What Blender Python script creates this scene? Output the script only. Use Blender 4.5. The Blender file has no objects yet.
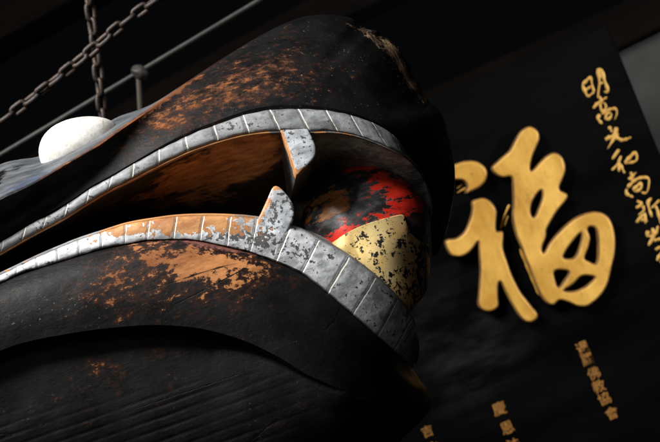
import bpy, bmesh, math, random
from mathutils import Vector, Matrix, noise as mnoise
R = math.radians
scene = bpy.context.scene
COL = scene.collection
random.seed(7)

# ------------------------------------------------------------------ camera
FOC, SENS = 81.6, 36.0
PITCH, ROLL, YAWF = R(12), R(22.3), R(10)
D0 = 1.70
fwd = Vector((0, math.cos(PITCH), math.sin(PITCH)))
up0 = Vector((0, -math.sin(PITCH), math.cos(PITCH)))
rt0 = Vector((1, 0, 0))
rt = rt0 * math.cos(ROLL) - up0 * math.sin(ROLL)
up = rt0 * math.sin(ROLL) + up0 * math.cos(ROLL)
P0 = Vector((0, 0, 1.9))
CAM = P0 - fwd * D0
cd = bpy.data.cameras.new('camera'); cd.lens = FOC; cd.sensor_width = SENS
cd.clip_start = 0.05; cd.clip_end = 100
cd.dof.use_dof = True; cd.dof.focus_distance = 1.585; cd.dof.aperture_fstop = 11
co = bpy.data.objects.new('camera', cd); COL.objects.link(co)
M = Matrix.Identity(4)
for i in range(3):
    M[i][0], M[i][1], M[i][2], M[i][3] = rt[i], up[i], -fwd[i], CAM[i]
co.matrix_world = M
scene.camera = co

# ------------------------------------------------------------------ world, light
w = bpy.data.worlds.new('World'); scene.world = w; w.use_nodes = True
bg = w.node_tree.nodes['Background']
bg.inputs[0].default_value = (0.75, 0.85, 1.0, 1); bg.inputs[1].default_value = 0.0022


def area(name, loc, target, sx, sy, power, col):
    l = bpy.data.lights.new(name, 'AREA'); l.shape = 'RECTANGLE'; l.size = sx; l.size_y = sy
    l.energy = power; l.color = col
    o = bpy.data.objects.new(name, l); COL.objects.link(o); o.location = loc
    o.rotation_euler = (Vector(target) - Vector(loc)).to_track_quat('-Z', 'Y').to_euler()
    return o


# the open side of the hall: daylight coming in under the eaves, high on the viewer's left
key = area('courtyard_light', (-1.35, -1.75, 4.05), (-0.36, -0.25, 1.85), 1.5, 1.0, 64, (1.0, 0.985, 0.96))
key.data.spread = R(80)
# added weak frontal fill in place of courtyard bounce; lifts the mouth roof
area('frontal_fill', (-1.3, -3.2, 2.3), (0.1, 0, 1.95), 2.4, 1.2, 12, (1.0, 0.96, 0.90))
# added lamp off to the right, spread narrowed to rake only the sign board
side = area('sign_side_lamp', (2.5, -0.1, 1.75), (0.62, 0.95, 2.1), 0.5, 0.9, 4.6, (1.0, 0.97, 0.93))
side.data.spread = R(45)
scene.view_settings.view_transform = 'Standard'
scene.view_settings.look = 'None'
scene.view_settings.exposure = 0
scene.view_settings.gamma = 1

# ------------------------------------------------------------------ geometry helpers
nf = Vector((math.sin(YAWF), -math.cos(YAWF), 0))        # out of the fish's flank


def ray(px, py):
    x = (px - 330) / 660 * SENS / FOC
    y = -(py - 221) / 660 * SENS / FOC
    return fwd + rt * x + up * y


def flank(px, py, w_):
    """point of the fish, w_ metres out from its median plane"""
    d = ray(px, py)
    t = ((P0 - CAM).dot(nf) + w_) / d.dot(nf)
    return CAM + d * t


def deep(px, py, depth):
    return CAM + ray(px, py) * depth


PX = SENS / FOC / 660 * D0                                # metres per photo pixel at the fish


def catmull(pts, n, t0=0.0, t1=1.0):
    """resample by arc length"""
    dim = len(pts[0])
    dense = []
    K = len(pts)
    for i in range(K - 1):
        p0 = pts[max(i - 1, 0)]; p1 = pts[i]; p2 = pts[i + 1]; p3 = pts[min(i + 2, K - 1)]
        for k in range(16):
            t = k / 16
            # centripetal-ish: plain cardinal, tension .5
            dense.append(tuple(0.5 * (2 * p1[d] + (p2[d] - p0[d]) * t + (2 * p0[d] - 5 * p1[d] + 4 * p2[d] - p3[d]) * t * t
                                      + (3 * p1[d] - p0[d] - 3 * p2[d] + p3[d]) * t ** 3) for d in range(dim)))
    dense.append(tuple(pts[-1]))
    L = [0]
    for a, b in zip(dense, dense[1:]):
        L.append(L[-1] + math.hypot(a[0] - b[0], a[1] - b[1]))
    out = []
    j = 0
    for i in range(n):
        s = L[-1] * (t0 + (t1 - t0) * i / (n - 1))
        while j < len(L) - 2 and L[j + 1] < s: j += 1
        f = (s - L[j]) / max(L[j + 1] - L[j], 1e-9)
        f = min(max(f, 0), 1)
        out.append(tuple(dense[j][d] + (dense[j + 1][d] - dense[j][d]) * f for d in range(dim)))
    return out


def catu(pts, u):
    """value at parameter u (index) of a cardinal spline"""
    K = len(pts); i = min(max(int(math.floor(u)), 0), K - 2); t = u - i
    p0 = pts[max(i - 1, 0)]; p1 = pts[i]; p2 = pts[i + 1]; p3 = pts[min(i + 2, K - 1)]
    return tuple(0.5 * (2 * p1[d] + (p2[d] - p0[d]) * t + (2 * p0[d] - 5 * p1[d] + 4 * p2[d] - p3[d]) * t * t
                        + (3 * p1[d] - p0[d] - 3 * p2[d] + p3[d]) * t ** 3) for d in range(len(p1)))


def rowspline(rows, subs):
    """rows: list of equally long lists of (px,py,w); insert smooth rows between; subs per gap"""
    out = []
    K = len(rows)
    for i in range(K - 1):
        for k in range(subs[i]):
            t = k / subs[i]
            r = []
            for c in range(len(rows[0])):
                p0 = rows[max(i - 1, 0)][c]; p1 = rows[i][c]; p2 = rows[i + 1][c]; p3 = rows[min(i + 2, K - 1)][c]
                r.append(tuple(0.5 * (2 * p1[d] + (p2[d] - p0[d]) * t + (2 * p0[d] - 5 * p1[d] + 4 * p2[d] - p3[d]) * t * t
                                      + (3 * p1[d] - p0[d] - 3 * p2[d] + p3[d]) * t ** 3) for d in range(3)))
            out.append(r)
    out.append(rows[-1])
    return out


def gz(px, py, spots):
    v = 0
    for (cx, cy, rx, ry, ang, a) in spots:
        c, s = math.cos(R(ang)), math.sin(R(ang))
        dx, dy = px - cx, py - cy
        u = (dx * c - dy * s) / rx; q = (dx * s + dy * c) / ry   # ang: counter-clockwise in the picture
        v += a * math.exp(-(u * u + q * q))
    return v


BASE = P0 + Vector((0, 0, -0.35))                        # the Empty of the fish


def grid_obj(name, rows, mat, parent, attrs=None, mirror=True, uv=None, origin=None, sharp=None, jitter=0.0):
    """rows of (px,py,w) -> one mesh, mirrored across the median plane"""
    origin = BASE if origin is None else origin
    bm = bmesh.new()
    lay = {}
    for k in (attrs or {}): lay[k] = bm.verts.layers.float.new(k)
    if uv:
        lay['tu'] = bm.verts.layers.float.new('tu'); lay['tv'] = bm.verts.layers.float.new('tv')
    G = []
    for ri, r in enumerate(rows):
        a, b = [], []
        for ci, (px, py, ww) in enumerate(r):
            p = flank(px, py, ww)
            if jitter:
                p = p + nf * jitter * mnoise.fractal(p * 14, 1.0, 2.0, 4)
            va = bm.verts.new(p - origin)
            vs = [va]
            a.append(va)
            if mirror:
                wa = (p - P0).dot(nf)
                q = p - nf * (2 * wa)
                vb = bm.verts.new(q - origin); b.append(vb); vs.append(vb)
            for v in vs:
                for k, f in (attrs or {}).items(): v[lay[k]] = f(px, py)
                if uv:
                    tu, tv = uv(ri, ci); v[lay['tu']] = tu; v[lay['tv']] = tv
        G.append((a, b))
    for (a, b), (c, d) in zip(G, G[1:]):
        for i in range(len(a) - 1):
            try: bm.faces.new((a[i], c[i], c[i + 1], a[i + 1]))
            except ValueError: pass
            if mirror:
                try: bm.faces.new((b[i], b[i + 1], d[i + 1], d[i]))
                except ValueError: pass
    bmesh.ops.remove_doubles(bm, verts=bm.verts, dist=2e-5)
    bmesh.ops.recalc_face_normals(bm, faces=bm.faces)
    return link_bm(name, bm, mat, parent, sharp)


def link_bm(name, bm, mat, parent=None, sharp=None, smooth=True):
    me = bpy.data.meshes.new(name)
    bm.to_mesh(me); bm.free()
    for p in me.polygons: p.use_smooth = smooth
    if sharp: me.set_sharp_from_angle(angle=R(sharp))
    me.materials.append(mat)
    o = bpy.data.objects.new(name, me); COL.objects.link(o)
    if parent: o.parent = parent
    return o


def empty(name, loc, label=None, cat=None, group=None):
    o = bpy.data.objects.new(name, None); COL.objects.link(o); o.location = loc
    o.empty_display_size = 0.05
    tag(o, label, cat, group)
    return o


def tag(o, label=None, cat=None, group=None, kind=None):
    if label: o['label'] = label
    if cat: o['category'] = cat
    if group: o['group'] = group
    if kind: o['kind'] = kind
    return o


# ------------------------------------------------------------------ material helpers
class NT:
    def __init__(s, name):
        s.m = bpy.data.materials.new(name); s.m.use_nodes = True
        s.t = s.m.node_tree; s.b = s.t.nodes['Principled BSDF']
        s.co = s.t.nodes.new('ShaderNodeTexCoord').outputs['Object']

    def n(s, k, **kw):
        nd = s.t.nodes.new(k)
        for a, v in kw.items(): setattr(nd, a, v)
        return nd

    def put(s, sock, v):
        if hasattr(v, 'links') or isinstance(v, bpy.types.NodeSocket): s.t.links.new(v, sock)
        else: sock.default_value = v

    def attr(s, name):
        a = s.n('ShaderNodeAttribute'); a.attribute_name = name
        return a.outputs['Fac']

    def math(s, op, a, b=0.0, c=0.0, clamp=False):
        nd = s.n('ShaderNodeMath', operation=op); nd.use_clamp = clamp
        s.put(nd.inputs[0], a); s.put(nd.inputs[1], b)
        if len(nd.inputs) > 2: s.put(nd.inputs[2], c)
        return nd.outputs[0]

    def mapping(s, scale=(1, 1, 1), rot=(0, 0, 0), src=None):
        nd = s.n('ShaderNodeMapping'); s.put(nd.inputs[0], src or s.co)
        nd.inputs['Scale'].default_value = scale; nd.inputs['Rotation'].default_value = rot
        return nd.outputs[0]

    def noise(s, scale, detail=6, rough=0.6, vec=None, dist=0.0):
        nd = s.n('ShaderNodeTexNoise'); s.put(nd.inputs['Vector'], vec or s.co)
        nd.inputs['Scale'].default_value = scale; nd.inputs['Detail'].default_value = detail
        nd.inputs['Roughness'].default_value = rough; nd.inputs['Distortion'].default_value = dist
        return nd.outputs[0]

    def voro(s, scale, feature='F1', vec=None, rnd=1.0):
        nd = s.n('ShaderNodeTexVoronoi', feature=feature); s.put(nd.inputs['Vector'], vec or s.co)
        nd.inputs['Scale'].default_value = scale; nd.inputs['Randomness'].default_value = rnd
        return nd

    def step(s, v, lo, hi):
        nd = s.n('ShaderNodeMapRange', interpolation_type='SMOOTHSTEP')
        s.put(nd.inputs[0], v); s.put(nd.inputs[1], lo); s.put(nd.inputs[2], hi)
        return nd.outputs[0]

    def lin(s, v, lo, hi, a=0.0, b=1.0):
        nd = s.n('ShaderNodeMapRange')
        s.put(nd.inputs[0], v); s.put(nd.inputs[1], lo); s.put(nd.inputs[2], hi)
        s.put(nd.inputs[3], a); s.put(nd.inputs[4], b)
        return nd.outputs[0]

    def mix(s, f, a, b):
        nd = s.n('ShaderNodeMix', data_type='RGBA')
        s.put(nd.inputs[0], f)
        for sock, v in ((nd.inputs[6], a), (nd.inputs[7], b)):
            if isinstance(v, tuple): v = (*v, 1) if len(v) == 3 else v
            s.put(sock, v)
        return nd.outputs[2]

    def bump(s, h, strength, dist, prev=None):
        nd = s.n('ShaderNodeBump'); nd.inputs['Strength'].default_value = strength
        nd.inputs['Distance'].default_value = dist; s.put(nd.inputs['Height'], h)
        if prev: s.put(nd.inputs['Normal'], prev)
        return nd.outputs[0]

    def done(s, col=None, rough=None, nrm=None, metal=None, spec=None):
        if col is not None: s.put(s.b.inputs['Base Color'], (*col, 1) if isinstance(col, tuple) and len(col) == 3 else col)
        if rough is not None: s.put(s.b.inputs['Roughness'], rough)
        if nrm is not None: s.put(s.b.inputs['Normal'], nrm)
        if metal is not None: s.put(s.b.inputs['Metallic'], metal)
        if spec is not None: s.put(s.b.inputs['Specular IOR Level'], spec)
        return s.m


GRAIN = (0.22, 1, 1)


def lacquer(name, grooves=False):
    """black lacquer on wood, worn through to a brown stain and to bare orange wood where 'wear' is high"""
    T = NT(name)
    g = T.mapping(scale=(0.6, 1, 1), rot=(0, 0.0, YAWF))
    wear, chip = T.attr('wear'), T.attr('chip')
    n1 = T.noise(135, 10, 0.72, g)
    n2 = T.noise(40, 7, 0.65, g)
    n3 = T.noise(420, 4, 0.7, g)
    nn = T.math('ADD', T.math('MULTIPLY', n1, 0.68), T.math('MULTIPLY', n2, 0.32))
    lvl = T.math('ADD', T.math('MULTIPLY', T.math('SUBTRACT', nn, 0.5), 8.5), wear)
    lvl = T.math('ADD', lvl, T.math('MULTIPLY', T.math('SUBTRACT', n3, 0.5), 1.4))
    deep = T.attr('deep')
    bare = T.step(lvl, T.math('SUBTRACT', 0.48, T.math('MULTIPLY', deep, 0.25)), T.math('ADD', 0.60, T.math('MULTIPLY', deep, 0.55)))
    stain = T.step(lvl, -0.5, 0.5)
    wood_n = T.noise(30, 8, 0.7, T.mapping(scale=(0.14, 1, 1.6), rot=(0, 0, YAWF)))
    fine = T.noise(240, 6, 0.75, T.mapping(scale=(0.12, 1, 1), rot=(0, 0, YAWF)))
    wood = T.mix(T.step(wood_n, 0.3, 0.7), (0.15, 0.05, 0.016), (0.44, 0.19, 0.068))
    wood = T.mix(deep, wood, T.mix(T.step(wood_n, .3, .7), (0.075, 0.021, 0.007), (0.22, 0.075, 0.021)))
    wood = T.mix(T.step(fine, 0.45, 0.68), wood, T.mix(0.35, wood, (0.05, 0.016, 0.007)))
    black = T.mix(T.step(T.noise(16, 5, 0.6), 0.35, 0.7), (0.003, 0.003, 0.0033), (0.0085, 0.0082, 0.0086))
    c = T.mix(T.math('MULTIPLY', stain, 0.62), black, (0.042, 0.015, 0.0075))
    skysheen = T.math('MULTIPLY', T.attr('sheen'), T.lin(T.noise(38, 8, 0.7, g), 0.35, 0.65, 0.35, 1.0))  # grey sky sheen on the head's top face, put into the colour
    sheen_col = T.mix(T.step(n2, .4, .6), (0.075, 0.083, 0.094), (0.13, 0.136, 0.142))
    sheen_col = T.mix(T.math('MULTIPLY', T.attr('blue'), T.step(n1, .42, .55)), sheen_col, (0.035, 0.075, 0.17))  # bluer patch of the same painted sky light
    c = T.mix(skysheen, c, sheen_col)
    c = T.mix(bare, c, wood)
    # reddish undercoat that shows along handled edges
    rd = T.step(T.math('ADD', T.attr('red'), T.math('MULTIPLY', T.math('SUBTRACT', n1, 0.5), 1.8)), 0.35, 0.8)
    c = T.mix(T.math('MULTIPLY', rd, 0.75), c, (0.17, 0.066, 0.054))
    # pale specks, nicks and scratches
    sp = T.step(n3, 0.62, 0.70)
    pt = T.step(T.noise(30, 5, 0.7), 0.46, 0.62)
    spk = T.math('MULTIPLY', T.math('MULTIPLY', sp, pt), T.attr('speck'), clamp=True)
    c = T.mix(spk, c, (0.27, 0.235, 0.19))
    scr = T.noise(150, 4, 0.6, T.mapping(scale=(0.05, 1, 1.3), rot=(0, 0.5, YAWF)))
    scm = T.math('MULTIPLY', T.step(scr, 0.68, 0.74), T.step(T.noise(18, 3, 0.6), 0.5, 0.65))
    c = T.mix(T.math('MULTIPLY', scm, 0.35), c, (0.13, 0.105, 0.085))
    # drying cracks along the grain
    vr = T.voro(7, 'DISTANCE_TO_EDGE', T.mapping(scale=(0.35, 1, 2.2), rot=(0, 0.12, YAWF)))
    cv = T.math('ADD', vr.outputs['Distance'], T.math('MULTIPLY', T.math('SUBTRACT', n1, 0.5), 0.05))
    crack = T.math('MULTIPLY', T.math('SUBTRACT', 1.0, T.step(cv, 0.004, 0.011)), T.step(T.noise(9, 3, .6), 0.5, 0.58))
    c = T.mix(crack, c, (0.002, 0.0015, 0.001))
    ck = T.step(T.math('ADD', chip, T.math('MULTIPLY', T.math('SUBTRACT', n1, 0.5), 4.2)), 0.42, 0.62)
    fib = T.noise(90, 8, 0.75, T.mapping(scale=(1.6, 1, 0.22), rot=(0, -0.55, 0)))
    chw = T.mix(T.step(fib, 0.42, 0.60), (0.028, 0.016, 0.010), (0.27, 0.18, 0.105))
    c = T.mix(ck, c, chw)
    r = T.lin(T.noise(40, 6, 0.7), 0.3, 0.7, 0.36, 0.56)
    r = T.math('ADD', r, T.math('MULTIPLY', bare, 0.2))
    r = T.math('ADD', r, T.math('MULTIPLY', ck, 0.3), clamp=True)
    h = T.math('SUBTRACT', T.math('MULTIPLY', fine, 0.35), T.math('MULTIPLY', bare, 1.1))
    h = T.math('SUBTRACT', h, T.math('MULTIPLY', ck, 1.2))
    h = T.math('ADD', h, T.math('MULTIPLY', fib, T.math('MULTIPLY', ck, 2.5)))
    h = T.math('ADD', h, T.math('MULTIPLY', n1, 1.0))
    h = T.math('SUBTRACT', h, T.math('MULTIPLY', crack, 0.25))
    nm = T.bump(h, 0.55, 0.0012)
    nm = T.bump(T.noise(45, 7, 0.7, T.mapping(scale=(0.35, 1, 1), rot=(0, 0, YAWF))), 0.22, 0.002, nm)
    if grooves:
        wv = T.n('ShaderNodeTexWave', wave_type='BANDS', bands_direction='X', wave_profile='SIN')
        gvx = T.math('ADD', T.attr('gv'), T.math('MULTIPLY', T.noise(12, 5, .6), 0.10))
        cb = T.n('ShaderNodeCombineXYZ'); T.put(cb.inputs[0], gvx)
        T.put(wv.inputs['Vector'], cb.outputs[0])
        wv.inputs['Scale'].default_value = 1.0
        amp = T.math('MULTIPLY', T.attr('groove'), T.lin(T.noise(14, 4, .6), .35, .65, .25, 1.0))
        hh = T.math('MULTIPLY', T.math('POWER', wv.outputs['Fac'], 3.0), amp)
        nm = T.bump(hh, 0.5, 0.0013, nm)
    return T.done(c, r, nm, spec=0.15)




def lip_paint(name, silver, silver2, flecks=0.5, lines=True):
    """silvery paint with ruled pale lines at whole values of 'tu'; flakes off to orange wood by 'wear'"""
    T = NT(name)
    n1 = T.noise(240, 8, 0.6)
    n2 = T.noise(75, 7, 0.6)
    streak = T.noise(60, 7, 0.7, T.mapping(scale=(0.25, 1, 1.0), rot=(0, 0.3, 0)))
    c = T.mix(T.step(T.math('ADD', T.math('MULTIPLY', streak, 0.55), T.math('MULTIPLY', n2, 0.45)), 0.38, 0.60), silver2, silver)
    scr = T.noise(190, 6, 0.75, T.mapping(scale=(0.10, 1, 1.0), rot=(0, 0.1, 0)))
    c = T.mix(T.math('MULTIPLY', T.step(scr, 0.53, 0.66), 0.55), c, T.mix(0.6, silver2, (0.03, 0.028, 0.026)))
    if lines:
        ed = T.math('MULTIPLY', T.math('ABSOLUTE', T.math('SUBTRACT', T.attr('tv'), 0.5)), 2.0)
        dirt = T.step(T.math('ADD', ed, T.math('MULTIPLY', T.math('SUBTRACT', n2, 0.5), 1.6)), 0.82, 1.15)
        c = T.mix(T.math('MULTIPLY', dirt, 0.6), c, (0.05, 0.042, 0.036))
    c = T.mix(T.math('MULTIPLY', T.step(T.noise(45, 6, 0.7), 0.5, 0.72), 0.5), c, T.mix(0.5, silver2, (0.02, 0.02, 0.02)))
    gr = T.attr('grime_shade')
    fl = T.step(T.math('ADD', T.math('ADD', T.math('MULTIPLY', T.math('SUBTRACT', n1, 0.5), 2.6), T.math('MULTIPLY', T.math('SUBTRACT', n2, 0.5), 1.2)), T.math('MULTIPLY', gr, 0.9)), 0.62 - 0.3 * flecks, 0.70 - 0.3 * flecks)
    c = T.mix(T.math('MULTIPLY', fl, 0.93), c, (0.035, 0.032, 0.032))
    lv = T.math('ADD', T.math('MULTIPLY', T.math('SUBTRACT', T.math('ADD', T.math('MULTIPLY', n1, 0.5), T.math('MULTIPLY', n2, 0.5)), 0.5), 4.5), T.attr('wear'))
    if lines: lv = T.math('ADD', lv, T.math('MULTIPLY', T.step(T.attr('tv'), 0.93, 1.02), T.attr('rim')))
    bare = T.step(lv, 0.5, 0.58)
    wn = T.noise(60, 6, 0.7, T.mapping(scale=(0.3, 1, 1)))
    wood = T.mix(T.step(wn, 0.3, 0.7), (0.26, 0.10, 0.032), (0.52, 0.26, 0.095))
    c = T.mix(bare, c, wood)
    h = T.math('SUBTRACT', T.math('MULTIPLY', n1, 0.5), T.math('ADD', T.math('MULTIPLY', fl, 0.5), bare))
    if lines:
        tu = T.math('ADD', T.attr('tu'), T.math('MULTIPLY', T.math('SUBTRACT', T.noise(80, 4, 0.6), 0.5), 0.06))
        fr = T.math('ABSOLUTE', T.math('SUBTRACT', T.math('FRACT', T.math('ADD', tu, 0.5)), 0.5))
        ln = T.math('SUBTRACT', 1.0, T.step(fr, 0.012, 0.034))
        onband = T.math('SUBTRACT', 1.0, T.step(T.attr('tv'), 0.99, 1.02))
        ln = T.math('MULTIPLY', ln, onband)
        lbrk = T.math('MAXIMUM', T.step(T.noise(130, 5, 0.65), 0.36, 0.50), T.attr('whole'))
        dk = T.math('SUBTRACT', 1.0, T.step(T.math('ABSOLUTE', T.math('SUBTRACT', T.math('FRACT', T.math('ADD', tu, 0.585)), 0.5)), 0.02, 0.05))
        c = T.mix(T.math('MULTIPLY', T.math('MULTIPLY', dk, onband), 0.55), c, (0.05, 0.045, 0.04))
        c = T.mix(T.math('MULTIPLY', ln, T.math('MULTIPLY', lbrk, T.attr('lineamt'))), c, (0.80, 0.77, 0.68))
        h = T.math('SUBTRACT', h, T.math('MULTIPLY', ln, 1.6))
    nm = T.bump(h, 0.5, 0.0011)
    nm = T.bump(T.noise(26, 4, 0.5), 0.35, 0.004, nm)
    r = T.lin(n2, 0.3, 0.7, 0.42, 0.6)
    return T.done(c, r, nm)


def palate_wood():
    T = NT('mouth_wood')
    wear, gry = T.attr('wear'), T.attr('grey')
    g = T.mapping(scale=(0.45, 1, 1), rot=(0, 0.35, 0))
    n1 = T.noise(110, 9, 0.72, g); n2 = T.noise(30, 7, 0.65, g)
    wood = T.mix(T.step(n1, 0.3, 0.7), (0.22, 0.07, 0.018), (0.60, 0.24, 0.07))
    lv = T.math('ADD', T.math('MULTIPLY', T.math('SUBTRACT', T.math('ADD', T.math('MULTIPLY', n1, 0.4), T.math('MULTIPLY', n2, 0.6)), 0.5), 3.4), wear)
    c = T.mix(T.step(lv, 0.3, 0.75), (0.022, 0.013, 0.008), wood)
    gg = T.mix(T.step(T.noise(90, 7, 0.65), 0.35, 0.65), (0.20, 0.195, 0.18), (0.46, 0.45, 0.41))
    c = T.mix(gry, c, gg)
    tool = T.noise(70, 5, 0.6, T.mapping(scale=(0.25, 1, 1.2), rot=(0, -0.25, 0)))
    pit = T.voro(190)
    h = T.math('ADD', tool, T.math('MULTIPLY', T.step(pit.outputs['Distance'], 0.0, 0.35), 0.25))
    nm = T.bump(h, 0.8, 0.0022)
    return T.done(c, 0.6, nm)


def ball_paint():
    T = NT('ball_paint')
    g = T.mapping(scale=(0.55, 0.55, 1.3), rot=(0, 0.35, 0.2))
    n1 = T.noise(210, 9, 0.7, g); n2 = T.noise(75, 7, 0.65, g)
    nn = T.math('SUBTRACT', T.math('ADD', T.math('MULTIPLY', n1, 0.5), T.math('MULTIPLY', n2, 0.5)), 0.5)
    nb = T.math('SUBTRACT', T.math('ADD', T.math('MULTIPLY', T.noise(90, 8, 0.6, T.mapping(scale=(0.5, 0.5, 1.2), rot=(0.3, 0.5, 1))), 0.45),
                                   T.math('MULTIPLY', T.noise(30, 6, 0.6, T.mapping(scale=(0.6, 0.6, 1.2), rot=(0.3, 0.5, 1))), 0.55)), 0.5)
    black = T.mix(T.step(n2, 0.4, 0.65), (0.016, 0.014, 0.014), (0.06, 0.062, 0.068))
    red = T.step(T.math('ADD', T.math('MULTIPLY', nn, 10.0), T.attr('red')), 0.46, 0.56)
    org = T.step(T.math('ADD', T.math('MULTIPLY', nb, 7.0), T.attr('wear')), 0.46, 0.6)
    wood = T.mix(T.step(n1, 0.35, 0.65), (0.20, 0.075, 0.02), (0.40, 0.17, 0.05))
    c = T.mix(org, black, wood)
    c = T.mix(red, c, T.mix(T.step(n2, 0.3, 0.7), (0.45, 0.012, 0.008), (0.75, 0.035, 0.016)))
    brown = T.mix(T.noise(120, 4, 0.6), (0.02, 0.012, 0.01), (0.07, 0.042, 0.035))
    c = T.mix(T.attr('brown'), c, brown)
    h = T.math('SUBTRACT', T.math('MULTIPLY', n1, 0.5), T.math('ADD', T.math('MULTIPLY', red, -0.5), org))
    nm = T.bump(h, 0.5, 0.0012)
    nm = T.bump(T.noise(20, 3, 0.5), 0.3, 0.004, nm)
    return T.done(c, T.lin(n2, 0.3, 0.7, 0.28, 0.45), nm)


def gold_leaf():
    T = NT('flaking_gold_leaf')
    n1 = T.noise(270, 8, 0.65); n2 = T.noise(105, 6, 0.6)
    lv = T.math('ADD', T.math('MULTIPLY', T.math('SUBTRACT', T.math('ADD', T.math('MULTIPLY', n1, 0.5), T.math('MULTIPLY', n2, 0.5)), 0.5), 6.5), T.attr('wear'))
    fl = T.step(lv, 0.44, 0.50)
    gold = T.mix(T.step(T.noise(30, 5, 0.6), 0.35, 0.65), (0.78, 0.52, 0.17), (0.90, 0.70, 0.32))
    gold = T.mix(T.attr('pink'), gold, (0.50, 0.22, 0.12))
    gold = T.mix(T.step(T.noise(200, 4, 0.7), 0.55, 0.75), gold, T.mix(0.4, gold, (0.25, 0.1, 0.03)))
    c = T.mix(fl, gold, (0.014, 0.012, 0.012))
    nm = T.bump(T.math('SUBTRACT', T.math('MULTIPLY', n1, 0.3), fl), 0.5, 0.0011)
    return T.done(c, T.math('SUBTRACT', 0.5, T.math('MULTIPLY', fl, 0.08)), nm, metal=T.math('MULTIPLY', T.math('SUBTRACT', 1.0, fl), 0.25))


def simple(name, c1, c2, scale, rough, bump=0.0, bscale=None, metal=0.0, stretch=(1, 1, 1), bdist=0.002):
    T = NT(name)
    v = T.mapping(scale=stretch)
    n = T.noise(scale, 7, 0.65, v)
    c = T.mix(T.step(n, 0.32, 0.68), c1, c2)
    nm = T.bump(T.noise(bscale or scale * 2, 6, 0.65, v), bump, bdist) if bump else None
    return T.done(c, rough, nm, metal=metal)


def eye_paint():
    T = NT('white_eye_paint')
    n = T.noise(60, 8, 0.7)
    c = T.mix(T.step(T.noise(45, 8, 0.7), 0.40, 0.62), (0.60, 0.59, 0.565), (0.43, 0.42, 0.385))
    c = T.mix(T.step(n, 0.60, 0.68), c, (0.50, 0.48, 0.42))
    vr = T.math('ADD', T.voro(26, 'DISTANCE_TO_EDGE').outputs['Distance'], T.math('MULTIPLY', T.math('SUBTRACT', n, 0.5), 0.12))
    hair = T.math('MULTIPLY', T.math('SUBTRACT', 1.0, T.step(vr, 0.006, 0.02)), T.step(T.noise(14, 4, .6), .46, .6))
    c = T.mix(T.math('MULTIPLY', hair, 0.55), c, (0.20, 0.18, 0.14))
    sp = T.voro(75).outputs['Distance']
    c = T.mix(T.math('MULTIPLY', T.math('SUBTRACT', 1.0, T.step(sp, 0.06, 0.14)), 0.6), c, (0.35, 0.33, 0.28))
    return T.done(c, 0.55, T.bump(T.noise(80, 8, .7), 0.6, 0.0015))


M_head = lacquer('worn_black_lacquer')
M_chin = lacquer('chin_lacquer', grooves=True)
M_uplip = lip_paint('grey_lip_paint', (0.31, 0.322, 0.335), (0.13, 0.134, 0.137), 0.42)
M_lolip = lip_paint('silver_lip_paint', (0.68, 0.70, 0.73), (0.25, 0.26, 0.27), 0.60)
M_fang = lip_paint('silver_fang_paint', (0.50, 0.53, 0.56), (0.24, 0.25, 0.265), 0.75, lines=False)
M_mouth = palate_wood()
M_ball = ball_paint()
M_gold = gold_leaf()
M_eye = eye_paint()

# ------------------------------------------------------------------ the setting behind
def slab(name, quad, depth, thick, mat, label=None, cat=None, parent=None, kind=None):
    """a board facing the camera's way: four pixel corners at one distance, with thickness going away"""
    o0 = deep(*quad[0], depth)
    bm = bmesh.new()
    f = [bm.verts.new(deep(x, y, depth) - o0) for x, y in quad]
    b = [bm.verts.new(deep(x, y, depth) - o0 + fwd * thick) for x, y in quad]
    bm.faces.new(f); bm.faces.new(b[::-1])
    for i in range(len(f)):
        j = (i + 1) % len(f)
        bm.faces.new((f[j], f[i], b[i], b[j]))
    bmesh.ops.recalc_face_normals(bm, faces=bm.faces)
    bmesh.ops.bevel(bm, geom=list(bm.edges), offset=0.004, segments=2, affect='EDGES')
    ob = link_bm(name, bm, mat, parent, sharp=30)
    ob.location = o0 - (parent.location if parent else Vector())
    tag(ob, label, cat, None, kind)
    return ob


# board: local axes in the picture: A = leftwards along its top, Bv = down its side
CX, CY = 607, 22
AX, AY = -0.922, 0.388
BX, BY = 0.375, 0.927


def bpt(a, b): return (CX + AX * a + BX * b, CY + AY * a + BY * b)


M_board = simple('black_board_lacquer', (0.0008, 0.0008, 0.0009), (0.0026, 0.0026, 0.0028), 7, 0.6, 0.5, 9, stretch=(0.4, 1, 1.6), bdist=0.006)
M_board.node_tree.nodes['Principled BSDF'].inputs['Specular IOR Level'].default_value = 0.02
def board_reflection():  # soft grey reflections on the board, painted into its base colour
    m = M_board; t = m.node_tree; b = t.nodes['Principled BSDF']
    T = NT.__new__(NT); T.m, T.t, T.b = m, t, b
    T.co = t.nodes.new('ShaderNodeTexCoord').outputs['Object']
    old = b.inputs['Base Color'].links[0].from_socket
    d = T.n('ShaderNodeVectorMath', operation='DISTANCE')
    c = deep(462, 345, 2.70) - deep(*bpt(0, 0), 2.70)
    T.put(d.inputs[0], T.co); d.inputs[1].default_value = c
    near = T.math('SUBTRACT', 1.0, T.step(d.outputs['Value'], 0.02, 0.17))
    sm = T.noise(16, 6, 0.6, T.mapping(scale=(0.5, 1, 1.8), rot=(0, 0.25, 0)))
    f = T.math('MULTIPLY', near, T.step(sm, 0.42, 0.72))
    T.put(b.inputs['Base Color'], T.mix(f, old, (0.013, 0.0135, 0.0145)))


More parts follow.
